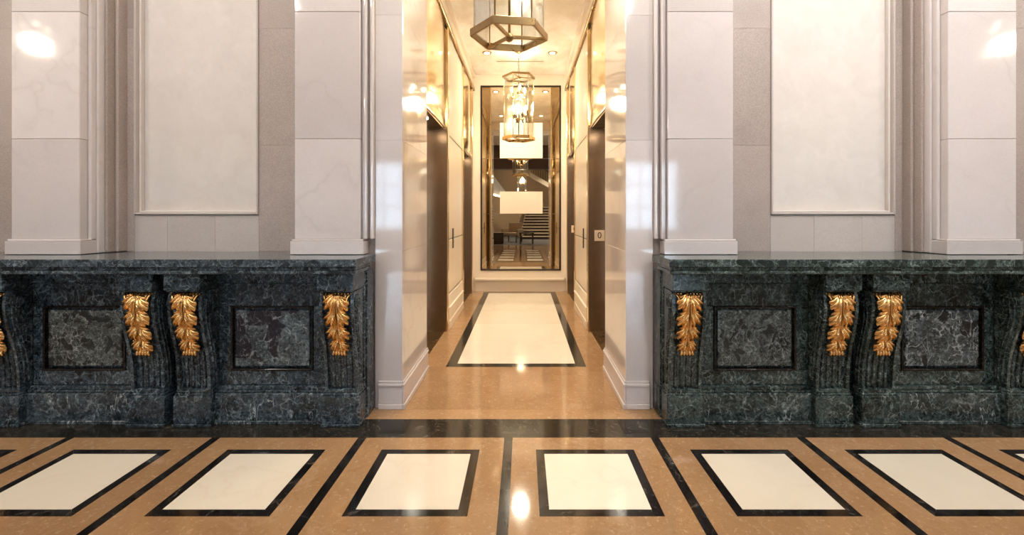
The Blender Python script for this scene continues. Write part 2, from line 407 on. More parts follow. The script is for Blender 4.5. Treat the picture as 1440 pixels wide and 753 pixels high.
# ------------------------------------------------------------------ lobby walls with the portal
def side_box(b, s, d0, d1, y0, y1, z0, z1): return b.box(AX+s*d0, AX+s*d1, y0, y1, z0, z1)
J1, J2, J3 = 1.875, 2.75, 3.6
def lobby_wall(s, name):
    b = MB()
    side_box(b, s, .805, 1.055, 3.105, 3.86, 0, ZL)
    side_box(b, s, 1.055, 8.1, 3.375, 3.7, 0, ZL)
    side_box(b, s, 1.10, 1.48, 3.055, 3.375, 0, ZL)
    side_box(b, s, 3.02, 3.42, 3.055, 3.375, 0, ZL)
    wall = struct(b.build(name, M['wall_honed']), 'pale limestone lobby wall with pilasters and a plaster niche panel')
    gp = .0004
    def slab(nm, mat, d0, d1, yf, yb, z0, z1, bv=.0010):
        return side_box(MB(), s, d0+gp, d1-gp, yf, yb, z0+gp, z1-gp).build(nm, mat, wall, bv)
    courses = [(0,J1),(J1,J2),(J2,J3),(J3,ZL)]
    # pier beside the opening
    for z0, z1 in courses:
        slab('pier_slab', M['wall_polished'], PD, .97, 3.08, 3.105, max(z0,.0), z1)
    # reveal of the portal, polished
    for z0, z1 in ((0,1.10),(1.10,J1),(J1,J2),(J2,J3)):
        slab('reveal_slab', M['portal_stone'], PD, .805, 3.106, 3.86, z0, z1)
    # pier plinth
    def plinth(d0, d1, y0, y1):
        b = MB(); side_box(b, s, d0-.022, d1, y0-.022, y1, 0, .036); side_box(b, s, d0-.014, d1, y0-.014, y1, .036, .158)
        side_box(b, s, d0-.020, d1, y0-.020, y1, .158, .176); side_box(b, s, d0-.010, d1, y0-.010, y1, .176, .194)
        return b
    plinth(PD, PD-.0005, 3.08, 3.858).build('reveal_skirting', M['wall_polished'], wall, .003)
    b = MB()
    side_box(b, s, PD, .945, 3.058, 3.0795, 0, .036); side_box(b, s, PD, .945, 3.066, 3.0795, .036, .158)
    side_box(b, s, PD, .945, 3.060, 3.0795, .158, .176); side_box(b, s, PD, .945, 3.070, 3.0795, .176, .194)
    b.build('pier_skirting', M['wall_polished'], wall, .003)
    # mouldings between pier and pilaster
    for d0, d1, yf in ((.972,.992,3.045),(.992,1.014,3.082),(1.014,1.034,3.035),(1.034,1.056,3.06)):
        side_box(MB(), s, d0, d1, yf, 3.105, 1.185, ZL).build('vertical_moulding', M['wall_polished'], wall, .006, 2)
    # pilasters
    def pilaster(d0, d1, inner):
        for z0, z1 in [(1.185,J1),(J1,J2),(J2,J3),(J3,ZL)]:
            slab('pilaster_slab', M['wall_polished'], d0, d1, 3.03, 3.375, z0, z1, .004)
        side_box(MB(), s, d0-.03, d1+.018, 3.006, 3.36, 1.0825, 1.172).build('pilaster_plinth', M['wall_polished'], wall, .002)
        side_box(MB(), s, d0-.024, d1+.012, 3.014, 3.36, 1.172, 1.186).build('plinth_moulding', M['wall_polished'], wall, .004)
        if inner:
            for a, bb, yf in ((-.024,-.001,3.085),(-.042,-.024,3.12),(-.062,-.042,3.165),(-.085,-.062,3.225)):
                side_box(MB(), s, d0+a, d0+bb, yf, 3.375, 1.0825, ZL).build('vertical_moulding', M['wall_honed' if a < -.05 else 'wall_polished'], wall, .006, 2)
        side_box(MB(), s, d1+.001, d1+.03, 3.12, 3.375, 1.0825, ZL).build('vertical_moulding', M['wall_polished'], wall, .006, 2)
    pilaster(1.056, 1.508, False); pilaster(2.985, 3.455, True)
    # flat honed wall
    WF = 3.30; N0, N1 = 1.915, 2.845
    wc = [(0,1.08),(1.08,J1),(J1,J2),(J2,J3),(J3,ZL)]
    for d0, d1 in ((1.54, N0),(N1, 2.902),(3.485, 4.4),(4.4,5.6),(5.6,8.1)):
        for z0, z1 in wc:
            slab('wall_slab', M['wall_honed'], d0, d1, WF, 3.375, z0, z1)
    for d0, d1 in ((N0, 2.24),(2.24, 2.6),(2.6,N1)):
        slab('dado_slab', M['wall_dado'], d0, d1, WF, 3.375, 0, 1.352)
    slab('wall_slab', M['wall_honed'], N0, N1, WF, 3.375, 3.75, ZL)
    # niche panel and its bead
    side_box(MB(), s, N0+.002, N1-.002, 3.352, 3.375, 1.354, 3.748).build('niche_panel', M['plaster'], wall)
    def frame(nm, w0, w1, yf, mat):
        for d0, d1, z0, z1 in ((N0+w0,N0+w1,1.354+w0,3.748-w0),(N1-w1,N1-w0,1.354+w0,3.748-w0),(N0+w1,N1-w1,1.354+w0,1.354+w1),(N0+w1,N1-w1,3.748-w1,3.748-w0)):
            side_box(MB(), s, d0, d1, yf, 3.352, z0, z1).build(nm, mat, wall, .003)
    frame('niche_bead', .001, .016, 3.288, M['wall_dado']); frame('niche_bead', .016, .032, 3.318, M['plaster'])
    return wall
lobby_wall(-1, 'wall_left'); lobby_wall(1, 'wall_right')
hd = MB().box(AX-.803, AX+.803, 3.08, 3.86, 3.62, ZL).build('wall_header', M['portal_stone']); struct(hd, 'limestone header over the elevator hall opening')

# ------------------------------------------------------------------ elevator hall side walls
OPEN = [(4.0, 5.10), (6.50, 7.56)]; ZO = 2.354; ZT = 3.60
def hall_wall(s, name):
    b = MB()
    for y0, y1 in ((3.862, OPEN[0][0]-.019), (OPEN[0][1]+.019, OPEN[1][0]-.019), (OPEN[1][1]+.019, YB)):
        side_box(b, s, HD+.02, HD+.4, y0, y1, 0, ZC)
    for y0, y1 in OPEN: side_box(b, s, HD+.02, HD+.4, y0-.02, y1+.02, ZO+.03, ZC)
    wall = struct(b.build(name, M['veneer']), 'veneer panelled side wall of the elevator hall')
    y0, y1 = OPEN[0][1]+.10, OPEN[1][0]-.10
    # veneer panels: stacked with dark shadow joints
    for z0, z1 in ((.42, 1.055), (1.068, 2.30), (2.313, 3.53)):
        side_box(MB(), s, HD-.004, HD+.02, y0+.012, y1-.012, z0, z1).build('veneer_panel', M['veneer'], wall, .003)
    for z in (.413, 1.0615, 2.3065, 3.536):
        side_box(MB(), s, HD+.006, HD+.02, y0+.012, y1-.012, z-.0065, z+.0065).build('shadow_joint', M['dark_line'], wall)
    b = MB(); side_box(b, s, HD-.03, HD+.02, y0, y1, 0, .10); side_box(b, s, HD-.022, HD+.02, y0, y1, .10, .24); side_box(b, s, HD-.032, HD+.02, y0, y1, .24, .262)
    side_box(b, s, HD-.014, HD+.02, y0, y1, .262, .40)
    b.build('skirting', M['cream_paint'], wall, .004)
    # entry strip between portal and first elevator, and last strip by the end wall
    side_box(MB(), s, HD-.01, HD+.02, 3.864, 3.915, 0, ZC-.002).build('bronze_strip', M['bronze_strip'], wall, .003)
    side_box(MB(), s, HD-.004, HD+.02, OPEN[1][1]+.09, YB-.03, 0, ZC-.002).build('veneer_panel', M['veneer'], wall, .003)
    # cornice
    b = MB(); side_box(b, s, HD-.03, HD+.02, 3.918, YB-.03, 3.60, 3.64); side_box(b, s, HD-.012, HD+.02, 3.918, YB-.03, 3.64, 3.78); side_box(b, s, HD-.05, HD+.02, 3.918, YB-.03, 3.78, ZC-.001)
    b.build('cornice', M['cream_paint'], wall, .006, 2)
    side_box(MB(), s, HD-.036, HD+.0, 3.918, YB-.03, 3.545, 3.598).build('brass_rail', M['brass'], wall, .004)
    return wall
hall_wall(-1, 'wall_hall_left'); hall_wall(1, 'wall_hall_right')

def elevator(s, k, nm, label):
    y0, y1 = OPEN[k]
    d = empty(nm, (AX+s*HD, (y0+y1)/2, 0)); struct(d, label); off = Vector(d.location)
    def part(b, name, mat, bv=.003, seg=1):
        b.v = [(x-off.x, y-off.y, z-off.z) for x,y,z in b.v]
        return b.build(name, mat, d, bv, seg)
    DI = HD+.25
    part(side_box(MB(), s, HD-.012, DI, y1, y1+.018, 0, ZO), 'jamb', M['steel'])
    part(side_box(MB(), s, HD-.012, DI, y0-.018, y0, 0, ZO), 'jamb', M['steel'])
    part(side_box(MB(), s, HD+.0, DI, y0, y1, ZO, ZO+.018), 'soffit', M['steel'])
    ym = (y0+y1)/2
    lx = AX+s*(HD+.13)
    part(MB().lathe([(.030,-.002),(.030,-.008),(.042,-.008),(.044,-.001)], (lx, ym, ZO), 18), 'soffit_lamp', M['lens'], 0)
    spot('soffit_beam', (lx-off.x, ym-off.y, ZO-.03), E_HALL*.10, (1,.80,.55), 130, .9, .03, (0,0,0), d)
    for a, b_ in ((y0, ym-.002), (ym+.002, y1)):
        part(side_box(MB(), s, DI, DI+.03, a, b_, .01, ZO), 'door_leaf', M['steel'])
    part(side_box(MB(), s, HD+.02, DI+.03, y0, y1, -.011, .004), 'sill', M['brass'], .001)
    # brass architrave
    for a, b_ in ((y0-.082, y0-.018), (y1+.018, y1+.082)):
        part(side_box(MB(), s, HD-.022, HD+.02, a, b_, 0, ZT-.06), 'architrave', M['brass_pol'], .008, 2)
    # bowed polished transom over the opening
    nu, nv = 18, 26; b = MB(); vs_ = []; fs = []
    za, zb = ZO-.012, ZT-.062
    for j in range(nv+1):
        vj = j/nv; z = za+(zb-za)*vj
        for i in range(nu+1):
            u = i/nu; y = y0-.016+(y1-y0+.032)*u
            bow = .035*math.sin(math.pi*u)**.8 * min(1, (vj*7)**.6 if vj > 0 else 0)
            vs_.append((AX+s*(HD+.015-bow), y, z))
    for j in range(nv):
        for i in range(nu): fs.append((j*(nu+1)+i, j*(nu+1)+i+1, (j+1)*(nu+1)+i+1, (j+1)*(nu+1)+i))
    m0 = len(vs_)
    b.add(vs_, fs, True)
    b.add([(AX+s*(HD+.019), y, z) for y, z in ((y0-.016,za),(y1+.016,za),(y1+.016,zb),(y0-.016,zb))], [(0,1,2,3)])
    part(b, 'transom_panel', M['brass_pol'], 0)
    return d
elevator(-1, 0, 'door_1', 'bronze elevator doorway with polished brass transom, next to the portal, no number plate')
elevator(-1, 1, 'door_2', 'bronze elevator doorway with polished brass transom, next to the mirror wall, no number plate')
elevator(1, 0, 'door_3', 'bronze elevator doorway next to the portal, with the 0 plate on its jamb')
elevator(1, 1, 'door_4', 'bronze elevator doorway next to the mirror wall, with the 0 plate on its jamb')

# ------------------------------------------------------------------ end wall with tall mirror
b = MB().box(AX-HD-.4, AX+HD+.4, YB, YB+.15, 0, ZC+.05)
wall_back = struct(b.build('wall_back', M['cream_paint']), 'cream end wall of the elevator hall')
MX0, MX1, MZ0, MZ1 = -.745, .652, .385, 3.632
for x0, x1, z0, z1 in ((AX-HD+.005, MX0-.012, .24, ZC-.002), (MX1+.012, AX+HD-.005, .24, ZC-.002), (MX0-.012, MX1+.012, MZ1+.012, ZC-.002), (MX0-.012, MX1+.012, .24, MZ0-.012)):
    MB().box(x0, x1, YB-.028, YB, z0, z1).build('raised_border', M['cream_paint'], wall_back, .002)
MB().box(AX-HD+.04, AX+HD-.04, YB-.085, YB, .205, .24).build('ledge', M['cream_paint'], wall_back, .005, 2)
MB().box(AX-HD+.04, AX+HD-.04, YB-.03, YB, .0, .204).build('skirting', M['cream_paint'], wall_back, .003)
mir = empty('wall_mirror', ((MX0+MX1)/2, YB, MZ0)); tag(mir, 'tall sectioned mirror in a thin dark frame on the cream end wall', 'mirror')
def mpart(b, name, mat, bv=0.0):
    b.v = [(x-mir.location.x, y-YB, z-MZ0) for x,y,z in b.v]; return b.build(name, mat, mir, bv)
for x0, x1, z0, z1 in ((MX0-.012,MX0+.012,MZ0-.012,MZ1+.012),(MX1-.012,MX1+.012,MZ0-.012,MZ1+.012),(MX0+.012,MX1-.012,MZ1-.012,MZ1+.012),(MX0+.012,MX1-.012,MZ0-.012,MZ0+.012)):
    mpart(MB().box(x0, x1, YB-.04, YB-.001, z0, z1), 'frame_bar', M['dark_line'], .003)
IX0, IX1 = -.585, .495
seams = [MZ0+.013, 1.375, 2.354, MZ1-.013]
for z0, z1 in zip(seams[:-1], seams[1:]):
    mpart(MB().box(IX0, IX1, YB-.020, YB-.010, z0+.001, z1-.001), 'mirror_pane', M['mirror'], .0015)
    # bevelled side strips
    for a, c in ((MX0+.012, IX0), (IX1, MX1-.012)):
        mpart(MB().box(a+.001, c-.001, YB-.018, YB-.010, z0+.001, z1-.001), 'side_pane', M['mirror_side'], .003)
for x in (IX0, IX1):
    mpart(MB().box(x-.011, x+.011, YB-.03, YB-.020, MZ0+.013, MZ1-.013), 'glazing_strip', M['brass'], .003)
for z0, z1, lb in ((2.36, 2.985, 'larger ivory stand-in for a blanked-out area of the upper mirror pane, behind the hanging lantern'), (1.38, 1.768, 'smaller ivory stand-in for a blanked-out area of the middle mirror pane')):
    o = MB().box(-.415, .34, YB-.032, YB-.0205, z0, z1).build('blank_patch', M['blank'], None, .002)  # stand-in slab for a retouched-out rectangle, not a real fitting
    tag(o, lb, 'blank patch')

# ------------------------------------------------------------------ marble counters
def prof(z):   # front of the scroll bracket
    pts = [(.235,2.826),(.30,2.824),(.38,2.818),(.45,2.806),(.52,2.787),(.60,2.760),(.68,2.737),(.75,2.724),(.81,2.722),(.85,2.732),(.872,2.748)]
    for (a, ya), (c, yc) in zip(pts[:-1], pts[1:]):
        if z <= c:
            tt = (z-a)/(c-a); tt = max(0, tt); return 2.826-(2.826-(ya+(yc-ya)*tt))*.78
    return 2.826-(2.826-pts[-1][1])*.78
ZS = [.235+(.872-.235)*i/26 for i in range(27)]
def bracket_core():
    b = MB(); W = .088
    yz = [(prof(z)+.024, z) for z in ZS] + [(2.918,.872),(2.918,.235)]
    b.extrude_x(yz[::-1], -W, W)
    return b.mesh('bracket_core', 0)
def bracket_rims():
    b = MB()
    for sx in (-1, 1):
        yz = [(prof(z), z) for z in ZS] + [(2.90,.872),(2.90,.235)]
        b.extrude_x(yz[::-1], sx*.088, sx*.107)
        for off, r in ((.028,.007),(.052,.006)):
            b.tube([(sx*.108, prof(z)+off+(.02*max(0,(z-.7)/.17)), z) for z in ZS[1:-1]], r, 6)
        # volute at the top of the side
        pts = []
        for i in range(26):
            a = i/25*3.6*math.pi; rr = .046*(1-i/25*.8)
            pts.append((sx*.109, 2.812+rr*math.cos(a+2.2), .80+rr*math.sin(a+2.2)))
        b.tube(pts, .006, 6)
    return b.mesh('scroll_rim', 0)
def bracket_flutes():
    b = MB()
    for x in (-.056, -.019, .019, .056):
        top = .50 if abs(x) < .03 else .47
        zz = [.238+(top-.238)*i/10 for i in range(11)]
        b.tube([(x, prof(z)+.022, z) for z in zz], [.0105]*10+[.005], 8)
    return b.mesh('flute', 0)
def acanthus():
    b = MB(); Z0, H = .858, .40
    def pt(x, v, h):
        z = Z0 - v*H; zz = min(max(z, .24), .87)
        return (x, prof(zz)+.016-h, z)
    # backing leaf with ridges
    nu, nv = 12, 24; vs_ = []; fs = []
    for j in range(nv+1):
        v = j/nv; hw = .040-.018*v
        for i in range(nu+1):
            u = i/nu*2-1
            vs_.append(pt(u*hw, v*.97, .006+.004*math.cos(u*9)))
    for j in range(nv):
        for i in range(nu): fs.append((j*(nu+1)+i, j*(nu+1)+i+1, (j+1)*(nu+1)+i+1, (j+1)*(nu+1)+i))
    b.add(vs_, fs, True)
    rnd = random.Random(3)
    # side lobes, lower tiers first, fans of fingers curling forward
    env = [(2,.100),(18,.112),(36,.108),(54,.089),(70,.062),(88,.030)]
    def erad(dg):
        for (a0, r0), (a1, r1) in zip(env[:-1], env[1:]):
            if dg <= a1: return r0+(r1-r0)*(dg-a0)/(a1-a0)
        return env[-1][1]
    for v0, k in ((.735,.86),(.50,1.0),(.25,1.08),(.0,1.10)):
        for sx in (-1, 1):
            v00 = v0 + rnd.uniform(-.012,.012); NR, NT_ = 10, 32; vs_ = []; fs = []
            for a in range(NT_+1):
                ta = a/NT_; dg = 2+86*ta; ang = R(dg)
                fin = abs(math.sin(ta*math.pi*4))
                rad = erad(dg)*k*(.80+.20*fin**.55)
                for r_ in range(NR+1):
                    q = r_/NR
                    x = sx*(.006+1.00*rad*q*math.sin(ang))
                    v = v00 + rad*q*math.cos(ang)/H
                    h = .006+.036*math.sin(math.pi*q*.86) + .013*(fin-.5)*min(1, q*1.6)
                    vs_.append(pt(x, v, h))
            for a in range(NT_):
                for r_ in range(NR):
                    i = a*(NR+1)+r_; fs.append((i, i+1, i+NR+2, i+NR+1))
            b.add(vs_, fs, True)
    # midrib strands
    for k, x0 in enumerate((-.020,-.008,.008,.020)):
        b.tube([pt(x0*(1-.55*i/14)+.002*math.sin(i*.9+k), i/14*.92, .030-.010*i/14) for i in range(15)], [.0062-.003*i/14 for i in range(15)], 6)
    # top strands fanning from the edge
    for k in range(9):
        x0 = -.080+.020*k
        b.tube([pt(x0*(1-.35*i/6), i/6*.20, .016+.012*math.sin(math.pi*i/6)) for i in range(7)], [.0068-.004*i/6 for i in range(7)], 6)
    # rolled top edge and curled tip
    b.tube([pt(-.088+.0176*i, .0, .012) for i in range(11)], .0065, 8)
    for k in range(5):
        x0 = -.040+.02*k
        b.tube([pt(x0*(.7+.06*i), .88+.025*i, .014+.020*math.sin(i/5*2.4)) for i in range(6)], [.006,.008,.009,.009,.008,.004], 7)
    return b.mesh('acanthus_leaf', 0)
ME = {'core': bracket_core(), 'rims': bracket_rims(), 'flutes': bracket_flutes(), 'leaf': acanthus()}
for p in ME['leaf'].polygons: p.use_smooth = True
me_ca = {}
for key in 'ab':
    me_ca[key] = {k: (ME[k].copy() if k != 'leaf' else ME[k]) for k in ME}
    for k in ('core','rims','flutes'): me_ca[key][k].materials.append(M['counter_'+key])
ME['leaf'].materials.append(M['gold'])

CONS = [1.10, 2.046, 2.342, 3.270, 3.566, 4.50]
def counter(s, key, label, toplabel, panel_mats):
    mt = M['counter_'+key]; mb = M['base_'+key]
    ctr = empty('marble_counter', (AX+s*2.9, 2.9, 0)); tag(ctr, label, 'counter'); off = Vector(ctr.location)
    def part(b, name, mat, bv=.003, seg=1, parent=None):
        b.v = [(x-off.x, y-off.y, z-off.z) for x,y,z in b.v]; return b.build(name, mat, parent or ctr, bv, seg)
    DE = 4.70
    # carcass
    part(side_box(MB(), s, 1.04, DE, 2.925, 2.998, 0, .985), 'carcass', mt)
    # inner end: back pilaster and corner bead
    part(side_box(MB(), s, .978, 1.04, 2.945, 3.055, 0, .985), 'end_stile', mt, .004)
    b = MB()
    side_box(b, s, .972, 1.04, 2.938, 3.055, 0, .20)
    part(b, 'end_base', mb, .005)
    part(MB().tube([(AX+s*1.015, 2.915, z) for z in (.0,.5,.985)], .019, 12), 'corner_bead', mt, 0)
    part(MB().tube([(AX+s*.996, 2.932, z) for z in (.0,.5,.985)], .011, 10), 'corner_bead', mt, 0)
    part(side_box(MB(), s, 1.035, 1.075, 2.86, 2.926, .0, .985), 'end_stile', mt, .004)
    # bays
    inner = CONS[0]
    spans = [(CONS[0], CONS[1]), (CONS[2], CONS[3]), (CONS[4], CONS[5])]
    for bi, (c0, c1) in enumerate(spans):
        d0, d1 = c0+.108, c1-.108; mid = (c0+c1)/2+.014; ph, pz0, pz1 = .243, .356, .725
        part(side_box(MB(), s, d0, d1, 2.882, 2.925, .905, .985), 'frieze', mt, .004)
        # field rails and stiles around the sunk panel
        oh = ph+.028; o0, o1 = pz0-.028, pz1+.028
        part(side_box(MB(), s, d0, d1, 2.900, 2.925, o1, .900), 'field_rail', mt)
        part(side_box(MB(), s, d0, d1, 2.900, 2.925, .235, o0), 'field_rail', mt)
        part(side_box(MB(), s, d0, mid-oh, 2.900, 2.925, o0+.001, o1-.001), 'field_stile', mt)
        part(side_box(MB(), s, mid+oh, d1, 2.900, 2.925, o0+.001, o1-.001), 'field_stile', mt)
        # dark frame moulding and the raised panel
        b = MB(); q = .012
        for a0, a1, z0, z1 in ((mid-oh, mid-oh+q, o0, o1), (mid+oh-q, mid+oh, o0, o1), (mid-oh+q, mid+oh-q, o0, o0+q), (mid-oh+q, mid+oh-q, o1-q, o1)):
            side_box(b, s, a0, a1, 2.892, 2.925, z0, z1)
        part(b, 'panel_moulding', M['black'], .003)
        part(side_box(MB(), s, mid-ph, mid+ph, 2.899, 2.925, pz0, pz1), 'inset_panel', panel_mats[bi], .008, 2)
        # base
        b = MB(); side_box(b, s, d0+.004, d1-.004, 2.852, 2.925, 0, .195); part(b, 'base_plinth', mb, .006, 2)
        b = MB(); side_box(b, s, d0+.004, d1-.004, 2.864, 2.925, .196, .212); side_box(b, s, d0+.004, d1-.004, 2.878, 2.925, .212, .234)
        part(b, 'base_moulding', mt, .004, 2)
        part(side_box(MB(), s, d0+.004, d1-.004, 2.840, 2.852, 0, .022), 'toe_fillet', mb, .003)
    # scroll brackets
    for c in CONS:
        con = link('scroll_bracket', me_ca[key]['core'], None, ctr, (AX+s*c-off.x, -off.y, 0))
        link('scroll_rim', me_ca[key]['rims'], None, con); link('fluting', me_ca[key]['flutes'], None, con)
        lf = link('acanthus_leaf', ME['leaf'], None, con); lf['label'] = 'gilded acanthus leaf'
        b = MB().box(-.112, .112, 2.722, 2.925, .884, .986).box(-.104, .104, 2.732, 2.925, .873, .884)
        b.build('bracket_cap', mt, con, .004, 2)
        b = MB().box(-.120, .120, 2.806, 2.925, .020, .196).box(-.124, .124, 2.798, 2.925, 0, .020).box(-.114, .114, 2.814, 2.925, .196, .212).box(-.110, .110, 2.820, 2.925, .212, .235)
        b.build('bracket_plinth', mt, con, .005, 2)
    # continuous top with a stepped edge
    def poly(fr, inn, back):
        pts = [(inn, fr), (4.85, fr), (4.85, back)]
        pts += [(3.484, back), (3.484, 3.003), (2.952, 3.003), (2.952, back)] if back > 3.1 else []
        pts += [(1.53, back), (1.53, 3.003), (inn, 3.003)] if back > 3.1 else [(inn, back)]
        return [(AX+s*x, y) for x, y in pts]
    top = empty('countertop', (AX+s*2.9, 2.9, .986)); tag(top, toplabel, 'countertop'); o2 = Vector(top.location)
    def tpart(b, nm, bv, seg=1):
        b.v = [(x-o2.x, y-o2.y, z-o2.z) for x,y,z in b.v]; return b.build(nm, M['top_'+key], top, bv, seg)
    tpart(MB().prism(poly(2.692, .958, 3.285), 1.032, 1.080), 'top_slab', .004, 2)
    # tail that fills the return against the pier
    tpart(MB().box(AX+s*.958, AX+s*1.022, 3.0032, 3.055, 1.032, 1.080), 'top_return', .0)
    tpart(MB().prism(poly(2.706, .970, 2.998), 1.010, 1.0315), 'edge_moulding', .003)
    tpart(MB().prism(poly(2.700, .966, 2.998), .987, 1.0095), 'edge_moulding', .006, 2)
    return ctr
counter(-1, 'a', 'dark marble counter tinted blue for the window reflection, with gilded scroll brackets, one inset panel with big purple-black patches', 'dark marble countertop tinted blue for the window reflection, on the counter with the purple-patched inset panel', [M['pnl'][1], M['pnl'][0], M['pnl'][2]])
counter(1, 'b', 'green-black marble counter with gilded scroll brackets and a white-streaked inset panel', 'green-black marble countertop on the counter with the white-streaked inset panel', [M['pnl'][2], M['pnl'][3], M['pnl'][0]])

# ------------------------------------------------------------------ lanterns
def hexpt(r, k, rot): a = R(60*k+rot); return (r*math.cos(a), r*math.sin(a))
def make_lantern(x, y, zceil, label, energy, rot=9, zb=2.485, ht=.965):
    L = empty('hexagonal_lantern', (x, y, zb)); tag(L, label, 'lantern', 'brass and glass hexagonal lanterns')
    rr = .252
    def ring(name, z0, h, spokes):
        b = MB()
        for k in range(6):
            p0, p1 = hexpt(rr, k, rot), hexpt(rr, k+1, rot); q0, q1 = hexpt(rr-.016, k, rot), hexpt(rr-.016, k+1, rot)
            b.prism([p0, p1, q1, q0], z0, z0+h)
        if spokes:
            for k in (0, 2, 4):
                p = hexpt(rr-.012, k, rot); b.bar((p[0],p[1],z0+.011), (0,0,z0+.011), .018, .020)
            b.lathe([(.010,-.022),(.020,-.014),(.026,0),(.026,.024),(.012,.03)], (0,0,z0), 14)
        return b.build(name, M['brass'], L, .0015)
    ring('bottom_ring', 0, .046, True); ring('top_ring', ht-.03, .030, True)
    for k in range(6):
        p0, p1 = Vector((*hexpt(rr-.019, k, rot), 0)), Vector((*hexpt(rr-.019, k+1, rot), 0)); e = (p1-p0)*.03
        n_ = ((p0+p1)/2).normalized()*.005
        a, c = p0+e, p1-e
        MB().prism([(a.x,a.y),(c.x,c.y),(c.x-n_.x,c.y-n_.y),(a.x-n_.x,a.y-n_.y)], .030, ht+.015).build('glass_pane', M['glass'], L)
        p = hexpt(rr-.030, k, rot)
        MB().tube([(p[0],p[1],.02),(p[0],p[1],ht-.02)], .0045, 8).build('corner_rod', M['brass'], L)
    MB().tube([(0,0,.02),(0,0,ht+.02)], .008, 10).build('stem', M['brass'], L)
    for tier, (z, a0) in enumerate(((.70, 30), (.40, 90))):
        for k in range(3):
            an = R(a0+120*k+rot); px, py = .115*math.cos(an), .115*math.sin(an)
            arm = MB().tube([(0,0,z-.06),(px*.5,py*.5,z-.085),(px,py,z-.055),(px,py,z-.04)], .006, 8).lathe([(.006,-.045),(.024,-.04),(.026,-.034),(.012,-.03),(.011,.03),(.009,.032)], (px,py,z), 12).build('candle_arm', M['brass'], L)
            MB().lathe([(.006,.030),(.014,.045),(.018,.065),(.014,.09),(.005,.115),(.001,.12)], (px,py,z), 12).build('bulb', M['bulb'], arm)
    # chain and ceiling rose
    zc = zceil - zb; n_l = max(2, int((zc-.03-ht-.02)/.045)); st = (zc-.03-ht-.02)/n_l
    ch = MB()
    for i in range(n_l):
        zz = ht+.02+st*(i+.5); pts = []
        for k in range(10):
            a = 2*math.pi*k/10; u, v_ = .011*math.cos(a), (st*.62)*math.sin(a)
            pts.append((u, 0, zz+v_) if i % 2 else (0, u, zz+v_))
        ch.tube(pts, .0032, 6, True)
    ch.build('chain', M['brass'], L)
    MB().lathe([(.012,-.05),(.03,-.035),(.062,-.02),(.066,-.002),(.05,-.001)], (0,0,zc), 20).build('ceiling_rose', M['brass'], L)
    d = bpy.data.lights.new('lantern_light', 'POINT'); d.energy = energy; d.color = (1.0,.90,.75); d.shadow_soft_size = .10; d.specular_factor = 0.0
    lo = bpy.data.objects.new('lantern_light', d); COL.objects.link(lo); lo.parent = L; lo.location = (0.03,0.02,.56)
    return L
make_lantern(-.09, 2.83, ZL, 'brass hexagonal glass lantern hanging at the mouth of the elevator hall', E_LANTERN*.6)
make_lantern(-.07, 6.66, ZC, 'brass hexagonal glass lantern hanging in front of the tall mirror', E_LANTERN)
for x in (-5.6, 5.5):
    make_lantern(x, 1.0, ZL, 'brass hexagonal glass lantern hanging over the lobby floor', E_LANTERN_LOBBY, zb=2.75)
make_lantern(-.07, -5.9, ZL, 'brass hexagonal glass lantern hanging over the grey carpet', E_LANTERN_LOBBY)

# ------------------------------------------------------------------ downlights and vent
def downlight(x, y, z, label, group, energy, col, lens, size=110, r=.055, tilt=(0,0,0)):
    D = empty('downlight', (x, y, z)); tag(D, label, 'downlight', group)
    MB().lathe([(r*.78,-.001),(r*.80,-.010),(r*1.25,-.010),(r*1.32,-.004),(r*1.32,-.0005)], (0,0,0), 24).build('trim_ring', M['brass'], D)
    MB().lathe([(r*.72,-.0125),(r*.72,-.0105)], (0,0,0), 20).build('lens', lens, D)
    spot('downlight_beam', (0,0,-.03), energy, col, size, .9, .05, tilt, D)
for x in (-.555, .445):
    downlight(x, 6.74, ZC, 'small round recessed downlight in the hall ceiling beside the slot vent', 'hall ceiling downlights', E_HALL, (1,.91,.76), M['lens'])
for y in (4.6,):  # added pair of downlights, unseen from the camera
    for x in (-.555, .445):
        downlight(x, y, ZC, 'added unseen small round downlight in the hall ceiling between the two lanterns', 'hall ceiling downlights', E_HALL, (1,.91,.76), M['lens'])
vent = empty('ceiling_vent', (AX, 7.12, ZC)); tag(vent, 'narrow dark slot vent in the gold hall ceiling', 'vent')
MB().box(-.36,.38,-.014,.014,-.004,-.0005).build('slot', M['dark_line'], vent)
MB().box(-.38,.40,.014,.030,-.008,-.0005).box(-.38,.40,-.030,-.014,-.008,-.0005).build('vent_rim', M['cream_paint'], vent, .001)
for y, xs_, tl in ((1.7, (-5.4,-3.9,-2.4,-1.1,1.0,2.3,3.8,5.3), 38), (0.0, (-5.0,-3.2,-1.4,1.4,3.2,5.0), 30), (-2.2, (-5,-2.5,2.5,5), 0), (-7.5, (-4,-1.5,1.5,4), 0), (-11.0, (-4,-1.5,1.5,4), 0)):
    for x in xs_:
        downlight(x, y, ZL, 'round recessed downlight in the white lobby ceiling, ' + ('row in front of the marble counters' if y > 1 else 'row over the inlaid floor' if y > -1 else 'row beside the dark beam' if y > -5 else 'over the grey carpet' if y > -9 else 'by the rear wall'), 'lobby ceiling downlights', E_LOBBY*(2.2 if y < -5 else 2.3 if x == 2.3 and y > 1 else 1.12 if x > 0 else 1.0), (1,.925,.86) if x < 0 else (1,.965,.945), M['lens_lobby'], 125, .07, (R(tl),0,0))

